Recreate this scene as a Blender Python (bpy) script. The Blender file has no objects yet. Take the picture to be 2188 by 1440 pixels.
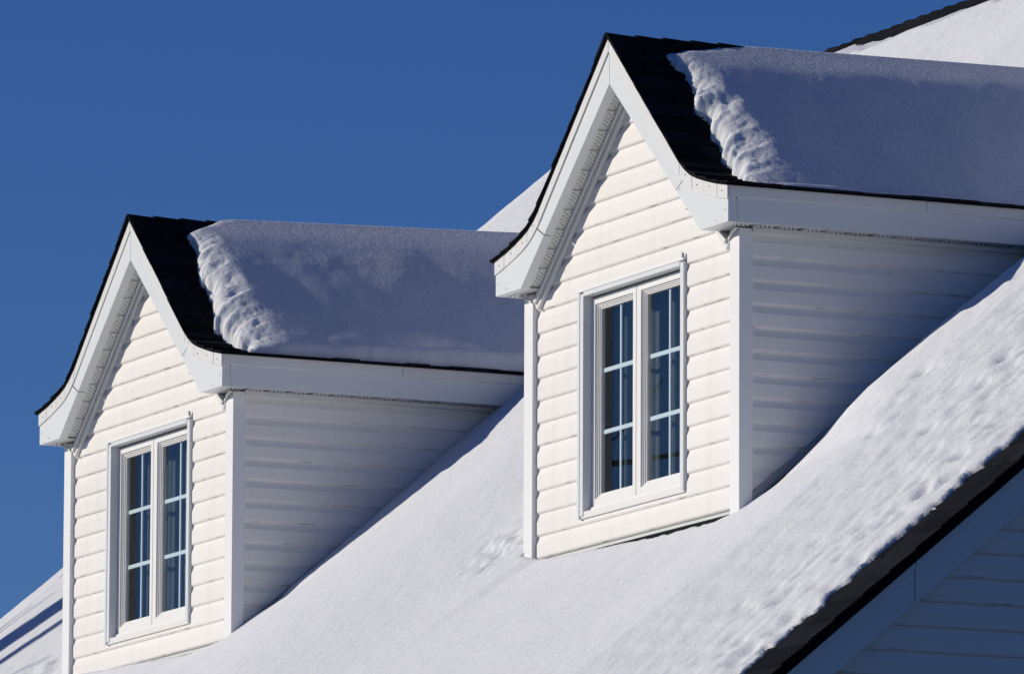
import bpy, math, random
import numpy as np
from mathutils import Vector, Matrix

# ------------------------------------------------------------------ scene, camera, light
U = 0.127                       # one siding course in metres; geometry below is laid out in courses
scn = bpy.context.scene
col = scn.collection

CAM = Vector((335.4927, -161.8158, -47.4258))
RT = Vector((0.42285671, 0.90618391, 0.00478699))
UP = Vector((0.13265896, -0.06712712, 0.98888602))
FW = Vector((-0.89643394, 0.41752206, 0.14859856))
cd = bpy.data.cameras.new('camera'); cam = bpy.data.objects.new('camera', cd); col.objects.link(cam)
m = Matrix.Identity(4)
for i in range(3):
    m[i][0] = RT[i]; m[i][1] = UP[i]; m[i][2] = -FW[i]; m[i][3] = CAM[i] * U
cam.matrix_world = m
cd.sensor_fit = 'HORIZONTAL'; cd.sensor_width = 36.0; cd.lens = 18661.52 / 2188 * 36.0
cd.clip_start = 0.5; cd.clip_end = 6000
scn.camera = cam

SUN_A, SUN_B = 0.60, 0.425       # travel of the light per unit of depth: sideways, downwards
to_sun = Vector((-SUN_A, -1.0, SUN_B)).normalized()
sun_el = math.asin(to_sun.z); sun_az = math.atan2(to_sun.x, to_sun.y)   # azimuth clockwise from +Y

world = bpy.data.worlds.new('World'); scn.world = world; world.use_nodes = True
wn = world.node_tree; bg = wn.nodes['Background']
sky = wn.nodes.new('ShaderNodeTexSky'); sky.sky_type = 'NISHITA'; sky.sun_disc = False
sky.sun_elevation = sun_el; sky.sun_rotation = sun_az
sky.altitude = 2500; sky.air_density = 1.0; sky.dust_density = 0.0; sky.ozone_density = 4.0
hs = wn.nodes.new('ShaderNodeHueSaturation'); hs.inputs['Saturation'].default_value = 1.23; hs.inputs['Hue'].default_value = 0.519     # the deep winter blue of the whole sky
wn.links.new(sky.outputs[0], hs.inputs['Color']); wn.links.new(hs.outputs[0], bg.inputs[0]); bg.inputs[1].default_value = 0.070

ld = bpy.data.lights.new('sun', 'SUN'); ld.energy = 3.9; ld.angle = math.radians(0.5); ld.color = (1.0, 0.915, 0.78)
sun = bpy.data.objects.new('sun', ld); col.objects.link(sun)
sun.rotation_euler = (-to_sun).to_track_quat('-Z', 'Y').to_euler()

scn.view_settings.view_transform = 'Standard'; scn.view_settings.look = 'None'
scn.view_settings.exposure = 0.0; scn.view_settings.gamma = 1.0; scn.view_settings.use_curve_mapping = False
scn.render.engine = 'CYCLES'

# ------------------------------------------------------------------ helpers
rng = random.Random(7)

class MB:
    """collects polygons in course units and links them as one mesh object"""
    def __init__(s): s.v = []; s.f = []
    def poly(s, pts):
        i = len(s.v); s.v += [tuple(p) for p in pts]; s.f.append(tuple(range(i, i + len(pts))))
    def hexa(s, c):          # 8 corners: bottom ring 0-3, top ring 4-7
        i = len(s.v); s.v += [tuple(p) for p in c]
        for q in ((3, 2, 1, 0), (4, 5, 6, 7), (0, 1, 5, 4), (1, 2, 6, 5), (2, 3, 7, 6), (3, 0, 4, 7)):
            s.f.append(tuple(i + k for k in q))
    def box(s, x0, x1, y0, y1, z0, z1):
        s.hexa([(x0, y0, z0), (x1, y0, z0), (x1, y1, z0), (x0, y1, z0), (x0, y0, z1), (x1, y0, z1), (x1, y1, z1), (x0, y1, z1)])
    def prism(s, ring, y0, y1):      # ring of (x, z), extruded along y
        n = len(ring); i = len(s.v)
        s.v += [(x, y0, z) for x, z in ring] + [(x, y1, z) for x, z in ring]
        s.f.append(tuple(i + k for k in range(n))); s.f.append(tuple(i + n + k for k in reversed(range(n))))
        for k in range(n):
            a, b = k, (k + 1) % n
            s.f.append((i + b, i + a, i + n + a, i + n + b))
    def strip(s, rows):      # list of equally long rings/lines joined with quads
        i = len(s.v); n = len(rows[0])
        for r in rows: s.v += [tuple(p) for p in r]
        for a in range(len(rows) - 1):
            for b in range(n - 1):
                s.f.append((i + a * n + b, i + a * n + b + 1, i + (a + 1) * n + b + 1, i + (a + 1) * n + b))
    def tube(s, pts, rad, n=8):
        rows = []
        for k, p in enumerate(pts):
            p = Vector(p); d = (Vector(pts[min(k + 1, len(pts) - 1)]) - Vector(pts[max(k - 1, 0)])).normalized()
            a = d.orthogonal().normalized(); b = d.cross(a)
            rows.append([tuple(p + (a * math.cos(2 * math.pi * j / n) + b * math.sin(2 * math.pi * j / n)) * rad[k]) for j in range(n + 1)])
        s.strip(rows)
    def build(s, name, mat, parent=None, bevel=0.0, smooth=False):
        me = bpy.data.meshes.new(name)
        me.from_pydata([(x * U, y * U, z * U) for x, y, z in s.v], [], s.f); me.update()
        me.materials.append(mat)
        o = bpy.data.objects.new(name, me); col.objects.link(o)
        if parent: o.parent = parent
        if smooth: me.polygons.foreach_set('use_smooth', [True] * len(me.polygons))
        if bevel:
            b = o.modifiers.new('bevel', 'BEVEL'); b.width = bevel * U; b.segments = 2; b.limit_method = 'ANGLE'; b.angle_limit = 0.6
        return o

def grid_mesh(name, P, keep, mat, parent=None):
    """P: (n, m, 3) array of points in course units, keep: mask of quads"""
    n, mm, _ = P.shape
    idx = np.arange(n * mm).reshape(n, mm)
    q = np.stack([idx[:-1, :-1], idx[1:, :-1], idx[1:, 1:], idx[:-1, 1:]], -1)[keep]
    used = np.unique(q); remap = np.full(n * mm, -1); remap[used] = np.arange(len(used))
    q = remap[q]; v = P.reshape(-1, 3)[used] * U
    me = bpy.data.meshes.new(name)
    me.vertices.add(len(v)); me.vertices.foreach_set('co', v.astype(np.float32).ravel())
    me.loops.add(q.size); me.loops.foreach_set('vertex_index', q.astype(np.int32).ravel())
    me.polygons.add(len(q)); me.polygons.foreach_set('loop_start', np.arange(0, q.size, 4, dtype=np.int32))
    me.polygons.foreach_set('use_smooth', np.ones(len(q), dtype=bool))
    me.update(calc_edges=True); me.materials.append(mat)
    o = bpy.data.objects.new(name, me); col.objects.link(o)
    if parent: o.parent = parent
    return o

def empty(name, loc):
    o = bpy.data.objects.new(name, None); col.objects.link(o); o.location = [c * U for c in loc]; o.empty_display_size = 0.2
    return o
def tag(o, label=None, cat=None, group=None, kind=None):
    if label: o['label'] = label
    if cat: o['category'] = cat
    if group: o['group'] = group
    if kind: o['kind'] = kind
    return o

_perm = np.random.RandomState(3).rand(256, 256)
def vnoise(x, y):
    x = np.asarray(x, float); y = np.asarray(y, float)
    xi = np.floor(x).astype(int); yi = np.floor(y).astype(int); fx = x - xi; fy = y - yi
    fx = fx * fx * fx * (fx * (6 * fx - 15) + 10); fy = fy * fy * fy * (fy * (6 * fy - 15) + 10)
    g = lambda a, b: _perm[a % 256, b % 256]
    return (g(xi, yi) * (1 - fx) + g(xi + 1, yi) * fx) * (1 - fy) + (g(xi, yi + 1) * (1 - fx) + g(xi + 1, yi + 1) * fx) * fy - 0.5
def fbm(x, y, sc, octv=4, seed=0, gain=0.5):
    r = 0; a = 1.0; f = 1.0 / sc
    for k in range(octv):
        c, s_ = math.cos(k * 1.1 + seed), math.sin(k * 1.1 + seed)
        r = r + a * vnoise((x * c - y * s_) * f + seed * 17.3 + k * 31.7, (x * s_ + y * c) * f + seed * 9.1 - k * 13.2); a *= gain; f *= 2.03
    return r
def sstep(a, b, t):
    t = np.clip((t - a) / (b - a), 0, 1); return t * t * (3 - 2 * t)

# ------------------------------------------------------------------ materials
def mat(name, base, rough=0.5, spec=0.5, var=0.0, vscale=3.0, bump=0.0, bscale=40.0, objvar=0.0, stretch=(1, 1, 1), metal=0.0):
    M = bpy.data.materials.new(name); M.use_nodes = True; t = M.node_tree; b = t.nodes['Principled BSDF']
    b.inputs['Base Color'].default_value = (*base, 1); b.inputs['Roughness'].default_value = rough
    b.inputs['Specular IOR Level'].default_value = spec; b.inputs['Metallic'].default_value = metal
    tc = t.nodes.new('ShaderNodeTexCoord'); mp = t.nodes.new('ShaderNodeMapping'); mp.inputs['Scale'].default_value = stretch
    t.links.new(tc.outputs['Object'], mp.inputs['Vector'])
    last = None
    if var or objvar:
        hsv = t.nodes.new('ShaderNodeHueSaturation'); hsv.inputs['Color'].default_value = (*base, 1); last = hsv
        val = None
        if var:
            n = t.nodes.new('ShaderNodeTexNoise'); n.inputs['Scale'].default_value = vscale; n.inputs['Detail'].default_value = 5
            t.links.new(mp.outputs[0], n.inputs['Vector'])
            r = t.nodes.new('ShaderNodeMapRange'); r.inputs[1].default_value = 0.3; r.inputs[2].default_value = 0.7
            r.inputs[3].default_value = 1 - var; r.inputs[4].default_value = 1 + var * 0.6
            t.links.new(n.outputs['Fac'], r.inputs[0]); val = r.outputs[0]
        if objvar:
            oi = t.nodes.new('ShaderNodeObjectInfo'); r2 = t.nodes.new('ShaderNodeMapRange')
            r2.inputs[3].default_value = 1 - objvar; r2.inputs[4].default_value = 1 + objvar
            t.links.new(oi.outputs['Random'], r2.inputs[0])
            if val is not None:
                mu = t.nodes.new('ShaderNodeMath'); mu.operation = 'MULTIPLY'
                t.links.new(val, mu.inputs[0]); t.links.new(r2.outputs[0], mu.inputs[1]); val = mu.outputs[0]
            else: val = r2.outputs[0]
        t.links.new(val, hsv.inputs['Value']); t.links.new(hsv.outputs[0], b.inputs['Base Color'])
    if bump:
        n2 = t.nodes.new('ShaderNodeTexNoise'); n2.inputs['Scale'].default_value = bscale; n2.inputs['Detail'].default_value = 6
        t.links.new(mp.outputs[0], n2.inputs['Vector'])
        bp = t.nodes.new('ShaderNodeBump'); bp.inputs['Strength'].default_value = 1.0; bp.inputs['Distance'].default_value = bump
        t.links.new(n2.outputs['Fac'], bp.inputs['Height']); t.links.new(bp.outputs[0], b.inputs['Normal'])
    return M

M = {}
M['vinyl'] = mat('warm_white_vinyl', (0.80, 0.784, 0.764), 0.42, 0.4, var=0.035, vscale=1.3, bump=0.0006, bscale=9.0, objvar=0.018, stretch=(0.35, 0.35, 1.0))
M['post'] = mat('white_vinyl_post', (0.78, 0.79, 0.80), 0.42, 0.4, var=0.03, vscale=1.0)
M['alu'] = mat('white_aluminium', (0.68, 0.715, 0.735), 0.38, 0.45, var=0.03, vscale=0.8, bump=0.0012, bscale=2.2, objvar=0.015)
M['alu2'] = mat('white_aluminium_strip', (0.70, 0.71, 0.71), 0.40, 0.4, var=0.03, vscale=1.5)
M['soffit'] = mat('white_soffit', (0.66, 0.665, 0.66), 0.5, 0.35, var=0.04, vscale=2.0)
M['slot'] = mat('dark_slot', (0.14, 0.14, 0.14), 0.8)
M['nail'] = mat('rusty_nail', (0.32, 0.27, 0.24), 0.6)
M['trim'] = mat('pale_green_white_trim', (0.62, 0.66, 0.63), 0.45, 0.4, var=0.05)
M['flash'] = mat('grey_flashing', (0.20, 0.215, 0.24), 0.4, 0.5, var=0.1, vscale=3)
M['cheek'] = mat('grey_cheek_trim', (0.34, 0.36, 0.39), 0.4, 0.4, var=0.06)
M['frame'] = mat('white_window_vinyl', (0.80, 0.80, 0.79), 0.35, 0.5)
M['grille'] = mat('grille_white', (0.80, 0.84, 0.86), 0.4, 0.4)
M['shingle'] = mat('black_asphalt_shingle', (0.0098, 0.0115, 0.0155), 0.95, 0.06, var=0.35, vscale=6.0, bump=0.004, bscale=120.0, objvar=0.35)
M['deck'] = mat('black_felt_deck', (0.008, 0.0085, 0.0105), 0.95, 0.05, var=0.3, vscale=8.0, bump=0.003, bscale=90)
M['bark'] = mat('dark_bark', (0.05, 0.042, 0.036), 0.9, 0.2, var=0.3, vscale=5, bump=0.01, bscale=12)
M['curtain'] = mat('grey_curtain', (0.105, 0.12, 0.12), 0.9, 0.1)
M['dark'] = mat('dark_room', (0.03, 0.03, 0.035), 0.9, 0.1)
M['ground'] = mat('winter_ground', (0.045, 0.045, 0.045), 0.95, 0.1, var=0.3, vscale=0.2)
M['house'] = mat('white_house_wall', (0.72, 0.71, 0.69), 0.5, 0.4)

def add_grime(Mt, off):
    t = Mt.node_tree; b = t.nodes['Principled BSDF']; src = b.inputs['Base Color'].links[0].from_socket
    tc = t.nodes.new('ShaderNodeTexCoord'); sp = t.nodes.new('ShaderNodeSeparateXYZ'); t.links.new(tc.outputs['Object'], sp.inputs[0])
    def mth(op, a, bv):
        n = t.nodes.new('ShaderNodeMath'); n.operation = op
        for i, v in enumerate((a, bv)):
            if v is None: continue
            if isinstance(v, (int, float)): n.inputs[i].default_value = v
            else: t.links.new(v, n.inputs[i])
        return n.outputs[0]
    fr = mth('FRACT', mth('ADD', mth('MULTIPLY', sp.outputs[2], 1 / U), 40 - off), None)
    low = mth('LESS_THAN', fr, 0.055)
    def noise(scale, st, lo, hi):
        mp = t.nodes.new('ShaderNodeMapping'); mp.inputs['Scale'].default_value = st; t.links.new(tc.outputs['Object'], mp.inputs[0])
        n = t.nodes.new('ShaderNodeTexNoise'); n.inputs['Scale'].default_value = scale; n.inputs['Detail'].default_value = 4; t.links.new(mp.outputs[0], n.inputs['Vector'])
        r = t.nodes.new('ShaderNodeMapRange'); r.inputs[1].default_value = lo; r.inputs[2].default_value = hi; t.links.new(n.outputs['Fac'], r.inputs[0]); return r.outputs[0]
    fac = mth('MULTIPLY', low, noise(7.0, (1, 1, 6), .55, .72))
    streak = mth('MULTIPLY', noise(9.0, (1, 1, .07), .52, .8), 0.09)
    fac = mth('MAXIMUM', mth('MULTIPLY', fac, 0.75), streak)
    mx = t.nodes.new('ShaderNodeMix'); mx.data_type = 'RGBA'; t.links.new(fac, mx.inputs[0]); t.links.new(src, mx.inputs[6]); mx.inputs[7].default_value = (0.17, 0.145, 0.12, 1)
    t.links.new(mx.outputs[2], b.inputs['Base Color'])
M['vinyl_side'] = mat('warm_white_vinyl_cheek', (0.80, 0.784, 0.764), 0.42, 0.4, var=0.05, vscale=1.3, bump=0.0008, bscale=7.0, objvar=0.02, stretch=(0.35, 0.35, 1.0))
add_grime(M['vinyl'], 0.0); add_grime(M['vinyl_side'], -0.385)

def snow_mat():
    S = bpy.data.materials.new('snow'); S.use_nodes = True; t = S.node_tree; b = t.nodes['Principled BSDF']
    b.inputs['Base Color'].default_value = (0.64, 0.668, 0.715, 1); b.inputs['Roughness'].default_value = 0.75
    b.inputs['Specular IOR Level'].default_value = 0.25
    b.inputs['Subsurface Weight'].default_value = 0.6; b.inputs['Subsurface Radius'].default_value = (0.85, 1.0, 1.3); b.inputs['Subsurface Scale'].default_value = 0.035
    tc = t.nodes.new('ShaderNodeTexCoord')
    prev = None
    for sc, dist, det in ((14.0, 0.006, 3), (48.0, 0.0065, 4), (150.0, 0.0032, 3)):
        n = t.nodes.new('ShaderNodeTexNoise'); n.inputs['Scale'].default_value = sc; n.inputs['Detail'].default_value = det
        t.links.new(tc.outputs['Object'], n.inputs['Vector'])
        bp = t.nodes.new('ShaderNodeBump'); bp.inputs['Distance'].default_value = dist; bp.inputs['Strength'].default_value = 0.7
        t.links.new(n.outputs['Fac'], bp.inputs['Height'])
        if prev: t.links.new(prev.outputs[0], bp.inputs['Normal'])
        prev = bp
    t.links.new(prev.outputs[0], b.inputs['Normal'])
    return S
M['snow'] = snow_mat()

def glass_mat():
    G = bpy.data.materials.new('window_glass'); G.use_nodes = True; t = G.node_tree
    for n in list(t.nodes): t.nodes.remove(n)
    out = t.nodes.new('ShaderNodeOutputMaterial'); mix = t.nodes.new('ShaderNodeMixShader')
    tr = t.nodes.new('ShaderNodeBsdfTransparent'); tr.inputs[0].default_value = (0.86, 0.93, 0.95, 1)
    gl = t.nodes.new('ShaderNodeBsdfGlossy'); gl.inputs['Roughness'].default_value = 0.01
    fr = t.nodes.new('ShaderNodeFresnel'); ge = t.nodes.new('ShaderNodeNewGeometry'); mr = t.nodes.new('ShaderNodeMapRange'); mr.inputs[3].default_value = 1.75; mr.inputs[4].default_value = 1 / 1.75
    t.links.new(ge.outputs['Backfacing'], mr.inputs[0]); t.links.new(mr.outputs[0], fr.inputs[0])      # a thin pane reflects alike from both sides
    t.links.new(fr.outputs[0], mix.inputs[0]); t.links.new(tr.outputs[0], mix.inputs[1]); t.links.new(gl.outputs[0], mix.inputs[2])
    t.links.new(mix.outputs[0], out.inputs[0])
    return G
M['glass'] = glass_mat()

# ------------------------------------------------------------------ dimensions
D = 54.005                       # spacing of the dormers
SL = 0.829                       # slope of the main roof
Z0 = -0.45                       # main shingle plane: z = Z0 + SL * y
W_ = 10.668; PW = 0.9; SD = 0.65 # dormer half width, corner post faces
OV = 0.97; WF = 11.575           # overhang in front, half width over the eaves
ZB = 11.85                       # underside of the eaves
XL, XR = -91.4, 37.5             # rakes of the main roof
YR = 43.2; ZR = Z0 + SL * YR     # main ridge
YE = -30.0                       # main eave
Tx = [0, 7.05, 7.6, 8.18, 8.8, 9.53, 10.5, 11.575, 11.9]
Tz = [21.62, 15.09, 14.68, 14.35, 14.12, 13.91, 13.66, 13.44, 13.37]
T = lambda x: float(np.interp(abs(x), Tx, Tz))
B = lambda x: max(ZB, 19.55 - 0.8603 * abs(x))
Binv = lambda z: (19.55 - z) / 0.8603
roofz = lambda y: Z0 + SL * y

# ------------------------------------------------------------------ setting
mb = MB(); mb.box(-20000, 20000, -20000, 20000, -64, -63.0)
tag(mb.build('ground', M['ground']), kind='structure')

# ------------------------------------------------------------------ house (main roof and gable wall)
house = tag(empty('house', (0, 0, -63)), 'white sided house with snowy dark shingle roof carrying both dormers', 'house')
HZ = 63.0
class HB(MB):                     # children of the house are given in scene coordinates
    def build(s, *a, **k):
        s.v = [(x, y, z + HZ) for x, y, z in s.v]
        return super().build(*a, **k)
mb = HB()
# front slope, rear slope as slabs
def slab(mb, x0, x1, ya, za, yb, zb, th):
    mb.hexa([(x0, ya, za - th), (x1, ya, za - th), (x1, yb, zb - th), (x0, yb, zb - th), (x0, ya, za), (x1, ya, za), (x1, yb, zb), (x0, yb, zb)])
YB = 2 * YR - YE
slab(mb, XL, XR - 0.08, YE, roofz(YE), YR, ZR, 0.5)
slab(mb, XL, XR - 0.08, YR, ZR, YB, roofz(YE), 0.5)
roof = mb.build('roof', M['deck'], house)
mb = HB(); mb.box(XL + 3, 36.2, YE + 4, YE + 4.6, -63, roofz(YE + 4) - .6)
mb.box(XL + 3, 36.2, YB - 4.6, YB - 4, -63, roofz(YE + 4) - .6); mb.build('wall', M['house'], house)
for nm, xa, xb in (('gable_wall', 35.95, 36.2), ('gable_wall', XL + 3, XL + 3.3)):
    mb = HB(); i = 0
    ring = [(YE + 4, -63), (YB - 4, -63), (YB - 4, roofz(YE + 4) - .6), (YR, ZR - .6), (YE + 4, roofz(YE + 4) - .6)]
    n = len(ring); mb.v = [(xa, y, z) for y, z in ring] + [(xb, y, z) for y, z in ring]
    mb.f = [tuple(range(n))[::-1], tuple(range(n, 2 * n))] + [(k, (k + 1) % n, n + (k + 1) % n, n + k) for k in range(n)]
    w = mb.build(nm, M['house'], house)
    if xa > 0: gable = w
# profile of one siding course: (distance behind the post face, height)
PROF = [(0.335, -0.02), (0.262, 0.0), (0.216, 0.05), (0.20, 0.11), (0.20, 0.63), (0.208, 0.66), (0.233, 0.72), (0.285, 0.88), (0.297, 0.94), (0.297, 1.03)]
# gable siding under the rake
for k in range(-22, 4):
    zb = k - 0.05; mb = HB(); rows = []
    for d, h in PROF:
        z = zb + h; ye = (z - Z0) / SL + 1.2; rows.append([(36.75 - d, max(YE + 4, ye), z), (36.75 - d, 40, z)])
    mb.strip(rows); mb.build('siding_board', M['vinyl'], gable)
# rake fascia boards along the near gable
mb = HB()
def rakebar(mb, x0, x1, zt, zb, ya=YE, yb=YR):
    mb.hexa([(x0, ya, roofz(ya) + zb), (x1, ya, roofz(ya) + zb), (x1, yb, roofz(yb) + zb), (x0, yb, roofz(yb) + zb),
             (x0, ya, roofz(ya) + zt), (x1, ya, roofz(ya) + zt), (x1, yb, roofz(yb) + zt), (x0, yb, roofz(yb) + zt)])
for ya, yb in ((YE, -5.62), (-5.58, 12.0), (12.04, YR)):
    mb = HB(); rakebar(mb, 36.2, 37.2, -0.76, -2.15, ya, yb); mb.build('rake_fascia', M['alu'], house)
    mb = HB(); rakebar(mb, 36.3, 37.32, -0.10, -0.75, ya, yb); mb.build('drip_edge', M['alu'], house)
mb = HB(); rakebar(mb, XL - .1, XL + 3, -0.3, -2.15); mb.build('rake_fascia', M['alu'], house)
# shingles along the near rake
EXPO = 1.16
for c in range(-24, 36):
    y0 = c * EXPO
    x = XR + 0.12 + rng.uniform(-.03, .03)
    for q in range(2):
        wd = rng.uniform(2.2, 3.6); mb = HB(); y1 = y0 + EXPO * 1.35; j = rng.uniform(-.04, .04)
        b0 = roofz(y0 + j)
        mb.hexa([(x - wd, y0 + j, b0 + .005), (x, y0 + j, b0 + .005), (x, y1, roofz(y1) + .005), (x - wd, y1, roofz(y1) + .005),
                 (x - wd, y0 + j, b0 + .13), (x, y0 + j, b0 + .13), (x, y1, roofz(y1) + .03), (x - wd, y1, roofz(y1) + .03)])
        mb.build('shingle', M['shingle'], roof); x -= wd + .03
# ridge caps
cx = XL - 0.1; CAPL = 1.45
while cx < XR:
    mb = HB(); a = cx; b = cx + CAPL * 1.25; wy = 1.25 + rng.uniform(-.06, .06); lift = rng.uniform(0, .05)
    rows = []
    for xx, dz in ((a, .17 + lift), (b, .06)):
        rows.append([(xx, YR - wy, ZR - SL * wy + dz - .02), (xx, YR - .14, ZR - .1 + dz + .03), (xx, YR, ZR + dz), (xx, YR + .14, ZR - .1 + dz + .03), (xx, YR + wy, ZR - SL * wy + dz - .02)])
    lo = [[(p[0], p[1], p[2] - .09) for p in r] for r in rows]
    mb.strip(rows); mb.strip([lo[0], rows[0]]); mb.strip([[rows[0][0], rows[1][0]], [lo[0][0], lo[1][0]]])
    mb.build('ridge_cap', M['shingle'], roof); cx += CAPL

# ------------------------------------------------------------------ dormers
def offs(x0, x1, f, d, n=2):      # points of curve f between x0 and x1 shifted by d (perpendicular)
    out = []
    for k in range(n):
        x = x0 + (x1 - x0) * k / (n - 1); e = 1e-3; s_ = (f(x + e) - f(x - e)) / (2 * e); L = math.hypot(1, s_)
        out.append((x - s_ / L * d, f(x) + d / L))
    return out

def make_dormer(ox, label, seed):
    R = random.Random(seed)
    root = tag(empty('dormer', (ox, 0, 0)), label, 'dormer', 'gabled dormers on the snowy roof')
    # window opening in x and z
    wx0, wx1, wz0, wz1 = -5.19, 5.23, 1.24, 11.2
    # sheathing
    mb = MB()
    mb.box(-W_ + .3, wx0 + .3, .45, .65, -1.5, wz1); mb.box(wx1 - .3, W_ - .3, .45, .65, -1.5, wz1)
    mb.box(wx0 + .3, wx1 - .3, .45, .65, -1.5, wz0 + .25)
    mb.prism([(-W_ + .3, wz1), (W_ - .3, wz1), (W_ - .3, 11.9), (8.6, 12.0), (0, 19.4), (-8.6, 12.0), (-W_ + .3, 11.9)], .45, .65)
    for s in (-1, 1):
        mb.box(min(s * (W_ - .45), s * (W_ - .6)), max(s * (W_ - .45), s * (W_ - .6)), .5, 18, -1.5, 12.2)
    mb.build('wall_sheathing', M['dark'], root)
    # front siding, course by course
    def front(z, xa, xb):
        mb = MB(); rows = []
        for d, h in PROF:
            zz = z + h; lim = Binv(zz) + .1 if zz > ZB else 99
            rows.append([(max(xa, -lim), d, zz), (min(xb, lim), d, zz)])
        mb.strip(rows); mb.build('siding_board', M['vinyl'], root)
    for k in range(0, 19):
        xe = W_ - PW + .1
        if k < 1 or k > 10: front(k, -xe, xe)
        else: front(k, -xe, wx0 + .12); front(k, wx1 - .12, xe)
        if k == 1:                       # cut course under the sill
            mb = MB(); mb.strip([[(wx0 + .12, d, k + h), (wx1 - .12, d, k + h)] for d, h in PROF[:4] + [(.2, .3)]]); mb.build('siding_board', M['vinyl'], root)
    # side siding
    for s in (1, -1):
        for k in range(0, 14):
            mb = MB(); rows = []; z = k - .385 - (1 if k == 0 else 0) * 0
            for d, h in PROF:
                ye = (min(z + h, 12.5) - Z0) / SL + .6
                rows.append([(s * (W_ - d), SD - .1, z + h), (s * (W_ - d), ye, z + h)][::s])
            if k < 13: mb.strip(rows); mb.build('siding_board', M['vinyl_side'], root)
    # corner posts
    for s in (1, -1):
        mb = MB(); a = s * W_; b = s * (W_ - PW)
        ring = [(b, 0), (a, 0), (a, SD), (s * (W_ - .5), SD), (s * (W_ - .5), .5), (b, .5)]
        n = 6; mb.v = [(x, y, -.95 if s > 0 else -.9) for x, y in ring] + [(x, y, 11.8) for x, y in ring]
        mb.f = [tuple(range(n)), tuple(range(n, 2 * n))[::-1]] + [(k, n + k, n + (k + 1) % n, (k + 1) % n) for k in range(n)]
        mb.build('corner_post', M['post'], root, bevel=.03)
    # starter trim and apron flashing at the foot of the front
    mb = MB(); mb.box(-W_ + PW - .05, W_ - PW + .05, .24, .5, -.42, -.06); mb.box(-W_ + PW - .05, W_ - PW + .05, .17, .26, -.44, -.38)
    mb.build('starter_trim', M['trim'], root)
    mb = MB(); mb.hexa([(-W_, -.9, roofz(-.9) + .02), (W_, -.9, roofz(-.9) + .02), (W_, .4, roofz(.4) + .02), (-W_, .4, roofz(.4) + .02),
                        (-W_, -.9, roofz(-.9) + .06), (W_, -.9, roofz(-.9) + .06), (W_, .4, roofz(.4) + .06), (-W_, .4, roofz(.4) + .06)])
    mb.build('apron_shingle', M['shingle'], root)
    # trims that follow the main roof along the cheeks
    for s in (1, -1):
        for nm, mt, d0, d1, za, zb in (('cheek_trim', 'cheek', .02, .5, .10, .52), ('step_flashing', 'flash', .10, .5, -.3, .09)):
            mb = MB(); x0, x1 = sorted((s * (W_ - d1), s * (W_ - d0))); ya, yb = SD + .02, 17
            mb.hexa([(x0, ya, roofz(ya) + za), (x1, ya, roofz(ya) + za), (x1, yb, roofz(yb) + za), (x0, yb, roofz(yb) + za),
                     (x0, ya, roofz(ya) + zb), (x1, ya, roofz(ya) + zb), (x1, yb, roofz(yb) + zb), (x0, yb, roofz(yb) + zb)])
            mb.build(nm, M[mt], root)
    # ---------------- rakes
    for s in (1, -1):
        # straight board, bell shaped corner board, top strip in pieces
        tz = lambda x: T(x) - .62
        ring = [(0.015, B(0.015)), (6.55, B(6.55)), (7.28, tz(7.28)), (7.05, tz(7.05)), (0.015, tz(0.015))]
        mb = MB(); mb.prism([(s * x, z) for x, z in ring][::s], -OV, -.55); mb.build('rake_board', M['alu'], root, bevel=.012)
        xs = [7.33, 7.6, 8.18, 8.8, 9.53, 10.5, WF]
        ring = [(6.60, B(6.60)), (8.95, ZB), (WF, ZB)] + [(x, tz(x)) for x in xs[::-1]]
        mb = MB(); mb.prism([(s * x, z) for x, z in ring][::s], -OV - .004, -.55); mb.build('rake_corner_board', M['alu'], root, bevel=.012)
        cuts = [(0.01, 7.0), (7.03, 8.2), (8.23, 9.3), (9.33, 10.6), (10.63, WF + .03)]
        for a, b in cuts:
            xx = sorted(set([a, b] + [x for x in Tx if a < x < b]))
            ring = [(x, T(x) - .64) for x in xx] + [(x, T(x) - .01) for x in xx[::-1]]
            j = R.uniform(-.012, .012)
            mb = MB(); mb.prism([(s * x, z) for x, z in ring][::s], -OV - .06 + j, -.6); mb.build('rake_trim_strip', M['alu2'], root, bevel=.01)
        # soffit: backing, panels with slots, wall channel
        mb = MB(); ring = offs(0.02, 8.9, lambda x: 19.55 - .8603 * x, .10) + offs(0.02, 8.9, lambda x: 19.55 - .8603 * x, .2)[::-1]
        mb.prism([(s * x, z) for x, z in ring][::s], -.58, .3); back = mb.build('soffit_backing', M['soffit'], root)
        line = lambda x: 19.55 - .8603 * x; L = math.hypot(1, .8603); step = 1.14 / L; x = .15 + R.uniform(0, .2); first = True
        slots = MB()
        while x < 8.6:
            x1 = x + .86 / L
            ring = offs(x, x1, line, .02) + offs(x, x1, line, .099)[::-1]
            mb = MB(); mb.prism([(s * a, z) for a, z in ring][::s], -.545, -.02); mb.build('soffit_panel', M['soffit'], root, bevel=.008)
            for q in range(4):
                xa = x + (.10 + q * .2) / L
                for r_, yy in enumerate((-.46, -.32, -.18)):
                    xo = xa + (.10 / L if r_ % 2 else 0)
                    ring = offs(xo, xo + .045 / L, line, .012) + offs(xo, xo + .045 / L, line, .019)[::-1]
                    slots.prism([(s * a, z) for a, z in ring][::s], yy, yy + .075)
            x += step
        tag(slots.build('vent_slots', M['slot'], root), kind='stuff')
        mb = MB(); ring = offs(0.25, 9.6, line, -.36) + offs(0.25, 9.6, line, .08)[::-1]
        mb.prism([(s * a, z) for a, z in ring][::s], .02, .24)
        ring = offs(0.25, 9.5, line, -.13) + offs(0.25, 9.5, line, .08)[::-1]; mb.prism([(s * a, z) for a, z in ring][::s], -.10, .017)
        mb.build('soffit_channel', M['alu2'], root, bevel=.012)
        # nails in the bell
        nb = MB()
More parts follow.
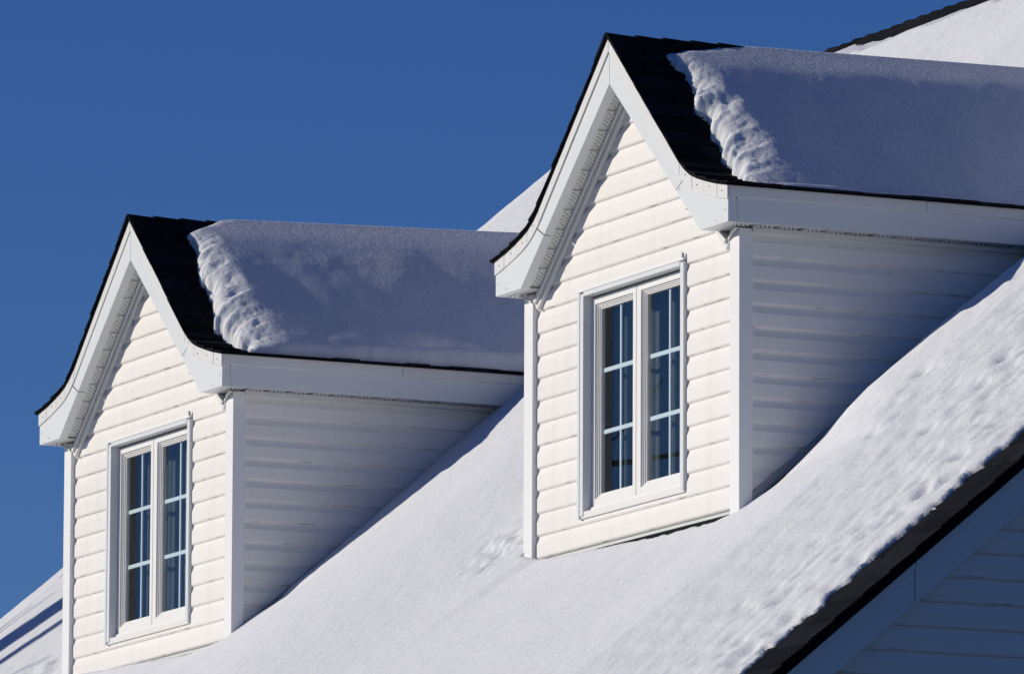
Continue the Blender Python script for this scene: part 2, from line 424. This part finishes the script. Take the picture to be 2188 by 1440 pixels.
        for xq, zo in ((7.6, -.22), (8.7, -.33), (9.9, -.25), (11.1, -.34)):
            zz = T(xq) + zo + R.uniform(-.05, .05); yv = -OV - .085; r_ = .026
            nb.box(s * xq - r_, s * xq + r_, yv, yv + .06, zz - r_, zz + r_)
        for xq, zz in ((6.95, 13.9), (7.6, 12.95), (11.3, 12.4), (10.4, 12.05)):
            nb.box(s * xq - .025, s * xq + .025, -OV - .02, -OV + .02, zz - .025, zz + .025)
        tag(nb.build('nail_heads', M['nail'], root), kind='stuff')
        # ---------------- eaves
        mb = MB(); x0, x1 = sorted((s * (WF - .15), s * WF)); mb.box(x0, x1, -OV + .43, 17, ZB, 12.98); mb.build('eave_fascia', M['alu'], root, bevel=.012)
        for ya, yb in ((-OV + .02, 8.4), (8.42, 17)):
            mb = MB(); x0, x1 = sorted((s * (WF - .1), s * (WF + .05))); mb.box(x0, x1, ya, yb, 12.92, 13.40); mb.build('eave_drip_strip', M['alu2'], root, bevel=.01)
        y = -.5; slots = MB(); 
        mb = MB(); x0, x1 = sorted((s * (W_ - .45), s * (WF - .16))); mb.box(x0, x1, -.5, 17, ZB + .09, ZB + .2); mb.build('soffit_backing', M['soffit'], root)
        while y < 15.5:
            y1 = y + .86
            mb = MB(); mb.box(x0, x1, y, y1, ZB + .01 - R.uniform(0, .03), ZB + .088); mb.build('soffit_panel', M['soffit'], root)
            for q in range(4):
                for r_ in range(3):
                    xa = s * (W_ + .12 + r_ * .22); ya = y + .1 + q * .2 + (.1 if r_ % 2 else 0)
                    slots.box(xa - .05, xa + .05, ya, ya + .045, ZB - .028, ZB - .015)
            y += 1.12
        tag(slots.build('vent_slots', M['slot'], root), kind='stuff')
        mb = MB(); x0, x1 = sorted((s * (W_ - .45), s * (W_ + .10))); mb.box(x0, x1, SD - .05, 16.5, ZB - .20, ZB - .0); mb.build('soffit_channel', M['alu2'], root, bevel=.012)
        # closed end of the eave box in front
        mb = MB(); x0, x1 = sorted((s * 8.9, s * (WF - .02))); mb.box(x0, x1, -.56, .2, ZB + .012, ZB + .07); mb.build('eave_end_soffit', M['soffit'], root)
        # crumpled channel end at the corner
        mb = MB(); a = Vector((s * 10.75, -.15, ZB - .02)); b = Vector((s * 9.75, -.05, ZB - .42 + R.uniform(-.05, .05)))
        mb.tube([a, a.lerp(b, .5) + Vector((0, -.05, .03)), b], [.09, .07, .05], 4); mb.build('soffit_channel_end', M['soffit'], root)
    # ---------------- dormer roof: felt deck and shingles
    S = lambda x: T(x) + .02
    xs = [0, 7.05, 7.6, 8.18, 8.8, 9.53, 10.5, 11.575, 11.75]
    for s in (1, -1):
        mb = MB(); up_ = [(s * x, S(x)) for x in xs]; lo = [(s * x, S(x) - .06) for x in xs]
        mb.prism((up_ + lo[::-1])[::-s], -OV - .13, 29); deck = mb.build('roof_deck', M['deck'], root)
        # arc length table
        px = np.linspace(0, 11.86, 400); pz = np.array([S(v) for v in px]); al = np.concatenate([[0], np.cumsum(np.hypot(np.diff(px), np.diff(pz)))])
        at = lambda a: (float(np.interp(a, al, px)), float(np.interp(a, al, pz)))
        EX = 1.07; tot = al[-1]; c = 0
        while tot - c * EX > .3:
            a1 = tot - c * EX; a0 = max(a1 - EX * 1.25, 0.02)
            ylim = 16.0 if c < 2 and s > 0 else (5.2 if s > 0 else 2.5)
            y = -OV - .16 - R.uniform(0, .05) - 0.0; first = True
            while y < ylim:
                wd = R.uniform(1.1, 2.6) if not first else R.uniform(.6, 2.4); first = False
                th = R.choice((.085, .10, .13)); am = a0 + (a1 - a0) * .5
                jj = R.uniform(-.03, .03)
                rows = []
                for a, t0, t1 in ((a0, .005, .03), (am, .012, .03 + th * .45), (a1 + jj, .02, .02 + th)):
                    x, z = at(min(a, tot)); e = .05; xa, za = at(max(min(a, tot) - e, 0)); tx, tz_ = x - xa, z - za; q = math.hypot(tx, tz_) or 1
                    nx, nz = -tz_ / q, tx / q
                    rows.append(((x + nx * t0, z + nz * t0), (x + nx * t1, z + nz * t1)))
                ring = [r[0] for r in rows] + [r[1] for r in rows[::-1]]
                mb = MB(); mb.prism([(s * x, z) for x, z in ring][::s], y, y + wd - .035); mb.build('shingle', M['shingle'], deck)
                y += wd
            c += 1
    y = -OV - .2
    while y < 4.6:
        mb = MB(); rows = []; wv = 1.15
        for yy, dz in ((y, .20), (y + 1.85, .10)):
            rows.append([(-wv, yy, S(wv) + dz), (-.10, yy, S(0) - .07 + dz), (0, yy, S(0) - .03 + dz), (.10, yy, S(0) - .07 + dz), (wv, yy, S(wv) + dz)])
        lo = [[(p[0], p[1], p[2] - .1) for p in r] for r in rows]
        mb.strip(rows); mb.strip([rows[0], lo[0]]); mb.strip([[lo[0][-1], lo[1][-1]], [rows[0][-1], rows[1][-1]]]); mb.strip([[rows[0][0], rows[1][0]], [lo[0][0], lo[1][0]]])
        mb.build('ridge_cap', M['shingle'], root); y += 1.38 + R.uniform(-.05, .05)
    # ---------------- window
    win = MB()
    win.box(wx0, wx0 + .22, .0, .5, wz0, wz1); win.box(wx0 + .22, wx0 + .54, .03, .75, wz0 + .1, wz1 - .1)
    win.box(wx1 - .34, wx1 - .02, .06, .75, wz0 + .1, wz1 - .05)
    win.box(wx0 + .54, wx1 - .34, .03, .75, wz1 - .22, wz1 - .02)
    window = win.build('window', M['alu'], root, bevel=.012)  # casing greyer than the sash: jamb shade put into its colour
    mb = MB(); mb.box(wx0 - .18, wx1 - .02, .05, .46, wz1 + .0, wz1 + .10); mb.build('head_trim', M['post'], window, bevel=.02)
    mb = MB(); mb.hexa([(wx1 - .22, .06, wz1 - .1), (wx1 - .02, .06, wz1 - .1), (wx1 - .02, .16, wz1 - .1), (wx1 - .22, .16, wz1 - .1),
                        (wx1 - .15, .05, wz1 + .34), (wx1 - .06, .05, wz1 + .3), (wx1 - .06, .10, wz1 + .3), (wx1 - .15, .10, wz1 + .34)]); mb.build('bent_flashing', M['flash'], window)
    mb = MB(); mb.hexa([(wx0 - .04, .10, wz0 - .01), (wx1 - .02, .10, wz0 - .01), (wx1 - .02, .5, wz0 - .01), (wx0 - .04, .5, wz0 - .01),
                        (wx0 + .22, .06, wz0 + .28), (wx1 - .06, .06, wz0 + .28), (wx1 - .06, .5, wz0 + .33), (wx0 + .22, .5, wz0 + .33)]); mb.build('sill', M['frame'], window, bevel=.02)
    mb = MB(); mb.box(wx0 + .54, wx1 - .54, .35, .75, wz0 + .3, wz0 + .46); mb.build('bottom_rail', M['frame'], window, bevel=.02)
    mid = -.13; a0, a1 = wx0 + .56, wx1 - .36; zb, zt = wz0 + .48, wz1 - .3
    mb = MB(); mb.box(mid - .07, mid + .05, .47, .7, zb, zt); mb.build('mullion', M['frame'], window)
    for xa, xb in ((a0, mid - .10), (mid + .09, a1)):
        sash = MB()
        def ringframe(i0, i1, ya, yb):   # rectangular frame between two insets
            sash.box(xa + i0, xa + i1, ya, yb, zb + i0 * 1.1, zt - i0); sash.box(xb - i1, xb - i0, ya, yb, zb + i0 * 1.1, zt - i0)
            sash.box(xa + i1, xb - i1, ya, yb, zt - i1, zt - i0); sash.box(xa + i1, xb - i1, ya, yb, zb + i0 * 1.1, zb + i1 * 1.1)
        ringframe(0, .30, .45, .85); ringframe(.30, .37, .53, .85); ringframe(.37, .44, .59, .85); ringframe(.44, .51, .65, .85)
        sh = sash.build('sash', M['frame'], window, bevel=.014)
        g0, g1, h0, h1 = xa + .5, xb - .5, zb + .55, zt - .5
        mb = MB(); mb.poly([(g0, .74, h0), (g1, .74, h0), (g1, .74, h1), (g0, .74, h1)]); mb.build('pane', M['glass'], window)
        gm = (g0 + g1) / 2
        mb = MB(); mb.box(gm - .075, gm + .075, .78, .86, h0, h1); mb.build('grille_bar', M['grille'], window, bevel=.02)
        for q in (1, 2):
            z = h0 + (h1 - h0) * q / 3
            mb = MB(); mb.box(g0, g1, .775, .865, z - .10, z + .10); mb.build('grille_bar', M['grille'], window, bevel=.025)
        # curtain hanging behind the sash
        cur = MB(); pts = []
        for k in range(61):
            t = k / 60; x = g0 - .6 + (g1 - g0 + 1.2) * t
            pts.append((x, 1.9 + .28 * math.sin(t * 23 + seed) + .15 * math.sin(t * 51 + 2 * seed)))
        cur.strip([[(x, yv, h0 - 1) for x, yv in pts], [(x, yv, h1 + .6) for x, yv in pts]]); cur.build('curtain', M['curtain'], window, smooth=True)
    mb = MB(); mb.box(-9.5, 9.5, 6.0, 6.2, -1, 13); mb.build('room_wall', M['dark'], window)
    return root

make_dormer(0, 'right-hand white gabled dormer, nearer and larger in view', 11)
make_dormer(-D, 'left-hand white gabled dormer, farther and smaller in view', 23)

# ------------------------------------------------------------------ snow caps on the dormers
def snow_cap(ox, front, top, label, thick, seed, eave):
    step = .065
    xs = np.arange(-3.0, 11.95, step); ys = np.arange(0.0, 29.0, step * 1.15)
    X, Y = np.meshgrid(xs, ys, indexing='ij')
    # smooth roof curve under the snow
    cx = np.linspace(-12, 12, 481); cz = np.interp(np.abs(cx), Tx, Tz) + .02
    k = np.hanning(41); k /= k.sum(); pad = np.pad(cz, 20, mode='reflect', reflect_type='odd'); czs = np.convolve(pad, k, 'valid')
    base = np.interp(X, cx, cz); sm = np.interp(X, cx, czs)
    g = np.gradient(czs, cx); g = np.where(np.abs(cx) < .4, g, g); sl = np.interp(X, cx, g)
    L = np.sqrt(1 + sl ** 2); nx, nz = -sl / L, 1 / L
    fx, fy = zip(*front)
    lump = fbm(X, Y, .8, 4, seed + 2, .65)
    yb = np.interp(X, fx, fy) + fbm(X, X * 0 + seed, 2.2, 4, seed, .6) * .75 + lump * .30
    tx, ty = zip(*top)
    xt = np.interp(Y, tx, ty) + fbm(Y, Y * 0 + 3, 2.0, 3, seed + 4) * .25
    xb = np.interp(Y, [p[0] for p in eave], [p[1] for p in eave]) + fbm(Y, Y * 0 + 9, 2.4, 4, seed + 5) * .22
    rad = np.interp(X, [0, 3, 6, 9], [1.0, 1.35, 1.75, 2.1]); d1 = (Y - yb) / rad; d2 = (xb - X) / .45; d3 = (X - xt) / .8
    r = lambda d: np.sqrt(np.clip(1 - (1 - np.clip(d, 0, 1)) ** 2, 0, 1))
    rf = lambda d: .46 * r(d * 3.2) + .54 * np.sin(np.clip(d, 0, 1) * math.pi / 2)
    plane = 21.70 + thick(X, Y) - (.712 if ox == 0 else .69) * np.clip(X, 0, 99) + .34 * sstep(-.6, 2.8, X) * sstep(11, 4, X)
    Tn = np.maximum(plane - base, .08 + .16 * sstep(8, 10.5, X)) + fbm(X, Y, 6.0, 3, seed + 7) * .12 * sstep(.5, 4, X)
    rel = sstep(1.0, 4.0, X) * .8 + .2 * sstep(0, 1, X)
    h = Tn * rf(d1) * r(d2) * r(d3) + rel * ((fbm(X, Y, .6, 3, seed + 1) * .03 + fbm(X, Y, .2, 3, seed + 3, .7) * .024) * np.clip(1.3 - d1 * .9, .2, 1) + fbm(X, Y, 2.6, 3, seed + 8) * .05)
    dm = np.minimum(np.minimum(d1, d2), d3)
    h = np.where(dm <= 0, -.35, np.maximum(h, .05))
    # front lip overhangs a little
    P = np.stack([X + .12 * np.clip(h, 0, 1), Y - .22 * np.clip(h, 0, 1) * np.exp(-np.clip(d1 * rad, 0, 9) * 1.8), base + h], -1)
    keep = (dm[:-1, :-1] > -.25) & (dm[1:, 1:] > -.25)
    o = grid_mesh('snow_cap', P, keep, M['snow'])
    o.location = (ox * U, 0, 0)
    tag(o, label, 'snow', 'snow caps on the dormer roofs')

snow_cap(0, [(0.8, 1.7), (1.7, 1.45), (2.7, 1.3), (3.7, 1.4), (4.4, 1.1), (5.0, 1.3), (5.6, .95), (6.3, .95), (7.1, .85), (8.1, .8), (9.5, .3), (11.8, -.1)],
         [(0, .9), (2, .55), (4, .1), (6, -.6), (8, -1.8), (30, -2.2)],
         'thick snow cap on the right dormer roof, deep blue in shade', lambda X, Y: -.03 + .012 * Y - .10 * sstep(4, 7, Y) * sstep(2, 6, X), 5,
         [(0, 11.2), (2, 11.5), (6, 11.45), (30, 11.6)])
snow_cap(-D, [(.8, 2.0), (1.3, 1.5), (2.4, 1.65), (3.5, 1.3), (5, .95), (5.6, 1.05), (6.7, 1.4), (7.2, 1.0), (8.05, 1.0), (9.5, .9), (11.1, .7), (11.8, 1.5)],
         [(0, .9), (2, .5), (3.2, .2), (4.4, -.5), (5.5, -2.0), (30, -2.3)],
         'thick snow cap on the left dormer roof, paler with a bright front edge', lambda X, Y: .08 + .03 * Y, 9,
         [(0, 11.0), (2, 11.3), (6, 11.45), (30, 11.5)])

# ------------------------------------------------------------------ snow field on the main roof
def roof_snow():
    step = .17
    xs = np.arange(XL + .2, XR - .3, step); ys = np.arange(YE + .3, YR - .3, step)
    X, Y = np.meshgrid(xs, ys, indexing='ij')
    h = 2.35 + fbm(X, Y, 22, 3, 1) * .55 + fbm(X, Y, 6, 3, 2) * .14
    rd = lambda d: np.sqrt(np.clip(1 - (1 - np.clip(d, 0, 1)) ** 2, 0, 1))
    # trough round each dormer
    for ox, hx, hy in ((0.0, ([-14, -10, -8.9, -5, -1, 1.0, 8, 9.6, 11], [.8, .66, .34, .14, .07, .02, .02, .14, .3]), ([0, 1.2, 3.2, 4.3, 6, 8, 11, 16], [.25, -.05, -.05, .45, .62, .9, .8, .5])),
                       (-D, ([-14, -9, -4, 2, 5, 8, 11], [.9, .75, .45, .3, .2, .35, .6]), ([0, 1.5, 2.4, 3.2, 6, 16], [.65, .6, .35, .6, .62, .8]))):
        lx = X - ox
        dx = np.abs(lx) - W_ + .15; dy = -Y + .15
        top = (Y - 16.5) * .0
        dv = (Y + 1.0 * np.abs(lx) - 26.6) / 1.41
        inside = np.maximum(np.maximum(dx, dy), dv)
        dist = np.where(inside < 0, inside, np.sqrt(np.clip(dx, 0, None) ** 2 + np.clip(dy, 0, None) ** 2))
        dist = np.where(dv > 0, np.maximum(dist, dv), dist)
        hs = np.interp(Y, *hy); hf = np.interp(lx, *hx)
        wgt = np.clip(dx, 0, None) / (np.clip(dx, 0, None) + np.clip(dy, 0, None) + 1e-6)
        hs = np.where(lx < 0, .8, hs)
        hw = np.where(dx <= 0, hf, np.where(dy <= 0, hs, hs * wgt + hf * (1 - wgt)))
        hw = .45 + (hw - .45) * np.exp(-np.clip(dist, 0, None) / 3.5)
        slp = np.where((ox == 0) & (lx > 0), np.interp(Y, [-3, 1.0, 2.5, 5, 9, 14], [.145, .145, .24, .40, .42, .30]), .145)
        cap = hw + slp * np.clip(dist, 0, None) - .012 * np.clip(dist - 9, 0, None) ** 2 * 0
        cap = cap + np.where(inside < 0, inside * 6, 0)
        k = .5; h = -k * np.log(np.exp(-np.clip(h, -8, 9) / k) + np.exp(-np.clip(cap, -8, 9) / k))
        h = np.where(inside < -.35, -1, h)
    # right rake: ragged tapering edge
    saw = ((Y / EXPO) % 1.0)
    xe = 34.75 + fbm(Y, Y * 0 + 4, 5, 3, 6) * .7 - .30 * saw + fbm(X, Y, .7, 4, 8, .65) * .40
    d = xe - X
    h = np.where(d > 0, np.minimum(h, (.32 + .12 * d) * rd(d / .45)), h)
    # left rake, eave and ridge
    h = np.minimum(h, 1.55 * rd((X - XL - .6) / 2.2) + .0)  if False else np.where(X < XL + 9, np.minimum(h, .1 + 1.0 * rd((X - XL - .6 + fbm(Y, Y * 0, 3, 3, 3) * .6) / 2.0) + .11 * np.clip(X - XL - 2, 0, None)), h)
    dr = YR - 1.0 - Y + fbm(X, X * 0 + 2, 3.5, 3, 12) * .9 + fbm(X, Y, 1.0, 2, 13) * .3
    h = np.where(dr > 0, np.minimum(h, .03 + .47 * dr), -1)
    # surface relief
    rough = .5 + 1.15 * sstep(12, 24, X) * sstep(-6, 6, Y) + .65 * sstep(8, 3, d) * sstep(0, 1.5, d)
    h = h + fbm(X * .8, Y * .5, .42, 3, 25, .6) * .05 * sstep(9, 2, d) + fbm(X, Y, 11, 2, 26) * .22 * sstep(0, 6, d)
    h = h + fbm(X, Y * .9, .6, 4, 21, .65) * .075 * rough + fbm(X, Y, 2.0, 3, 22) * .06 * rough
    # disturbed snow beside the near corners of the dormers
    for cx, cy, rr in ((-14.2, 1.0, 1.5), (-12.4, .4, 1.2), (-D - 13.5, .4, 1.6)):
        q = np.exp(-(((X - cx) / (rr * 1.3)) ** 2 + ((Y - cy) / rr) ** 2)); h = h + q * (fbm(X, Y, .6, 4, 31, .6) * .36 - .06)
    # drip pits
    for px, py in ((33.2, -8.7), (33.5, -9.0), (34.0, -9.4), (33.0, -9.8), (32.6, -10.3), (33.3, -11.0), (33.6, -10.7), (31.1, -10.3), (33.3, -12.6), (31.7, -.4), (32.4, -1.9),
                   (32.0, -3.8), (32.0, -2.8), (21, 2.5), (22.1, 1.1), (30.6, -4.5), (29.5, -7.0), (30.6, -7.8), (33.2, -5.8), (20, 4.5), (24, 3.5), (27, 3.0), (26, 4.6)):
        for q in range(2):
            a = px + rng.uniform(-.5, .5); b = py + rng.uniform(-.4, .4); rr = rng.uniform(.16, .3)
            h = h - rng.uniform(.12, .3) * np.exp(-(((X - a) / rr / 1.3) ** 2 + ((Y - b) / rr) ** 2))
    for q in range(150):
        t = rng.uniform(0, 1); b = -13 + 22 * t; a = rng.gauss(30.5 - 4.5 * sstep(.5, 1, t), 2.2); rr = rng.uniform(.15, .28)
        i0, i1 = np.searchsorted(xs, [a - 1.3, a + 1.3]); j0, j1 = np.searchsorted(ys, [b - 1, b + 1]); sl_ = np.s_[i0:i1, j0:j1]
        h[sl_] = h[sl_] - rng.uniform(.05, .17) * np.exp(-(((X[sl_] - a) / rr / 1.2) ** 2 + ((Y[sl_] - b) / rr) ** 2))
    live = (d > 0) & (dr > 0) & (X > XL + .5)
    h = np.where(live, np.maximum(h, np.where(X > 28, .2, -.6)), -.6)
    P = np.stack([X, Y - h * .35, Z0 + SL * Y + h * .75], -1)
    lv = np.maximum.reduce([h[:-1, :-1], h[1:, 1:], h[1:, :-1], h[:-1, 1:]]) > -.35
    o = grid_mesh('roof_snow', P, lv, M['snow'])
    tag(o, 'smooth sunlit snow blanket on the main roof around both dormers', 'snow', kind='stuff')
roof_snow()

# ------------------------------------------------------------------ bare tree in front of the house, left of the view: it throws the shadows at the left and shows in the panes
def bare_tree(base):
    R = random.Random(4)
    root = tag(empty('bare_tree', base), 'bare leafless tree whose trunk shadow crosses the snow at far left', 'tree')
    tr = MB(); pts = [(0, 0, 0), (.6, .3, 25), (.2, .2, 50), (.8, 0, 75), (0, .3, 100), (-.6, .4, 125)]
    tr.tube(pts, [2.5, 2.0, 1.6, 1.35, 1.1, .5], 10); trunk = tr.build('trunk', M['bark'], root, smooth=True)
    st = MB(); st.tube([(.2, 0, 35), (2.6, 0, 50), (3.9, -.2, 68), (4.4, -.2, 90), (4.6, .2, 118)], [.7, .55, .46, .42, .25], 8); st.build('limb', M['bark'], root, smooth=True)
    for z, dirs, L in ((74, (.1, -1, .35), 19), (80, (.3, -1, .1), 17), (66, (.2, 1, .3), 18), (71, (-.2, 1, .05), 16)):
        mb = MB(); p = [Vector((.3, .2, z))]; d = Vector(dirs)
        for q in range(6):
            d = (d + Vector((R.uniform(-.25, .25), 0, R.uniform(-.35, .35)))).normalized(); p.append(p[-1] + d * L / 6)
        mb.tube(p, [.4, .32, .26, .2, .17, .13, .07], 6); mb.tube([p[3], p[3] + Vector((.5, d.y * 3, 2.5)), p[3] + Vector((1, d.y * 5, 5))], [.13, .09, .05], 5)
        mb.build('branch', M['bark'], root, smooth=True)
    for k in range(13):
        z = 48 + k * 5.2 + R.uniform(-2, 2); a = R.uniform(0, 6.28); L = R.uniform(10, 20); mb = MB()
        p = [Vector((.3, .2, z))]; d = Vector((math.cos(a), math.sin(a), .55))
        for q in range(6):
            d = (d + Vector((R.uniform(-.3, .3), R.uniform(-.3, .3), R.uniform(-.1, .2)))).normalized(); p.append(p[-1] + d * L / 6)
        mb.tube(p, [.45, .36, .3, .24, .18, .12, .06], 6)
        for q in range(4):
            i = R.randint(1, 5); e = (d + Vector((R.uniform(-1, 1), R.uniform(-1, 1), R.uniform(0, .8)))).normalized()
            mb.tube([p[i], p[i] + e * 3, p[i] + e * 5.5 + Vector((0, 0, .8))], [.16, .11, .05], 5)
        mb.build('branch', M['bark'], root, smooth=True)
bare_tree((-101.0, -36.0, -63))
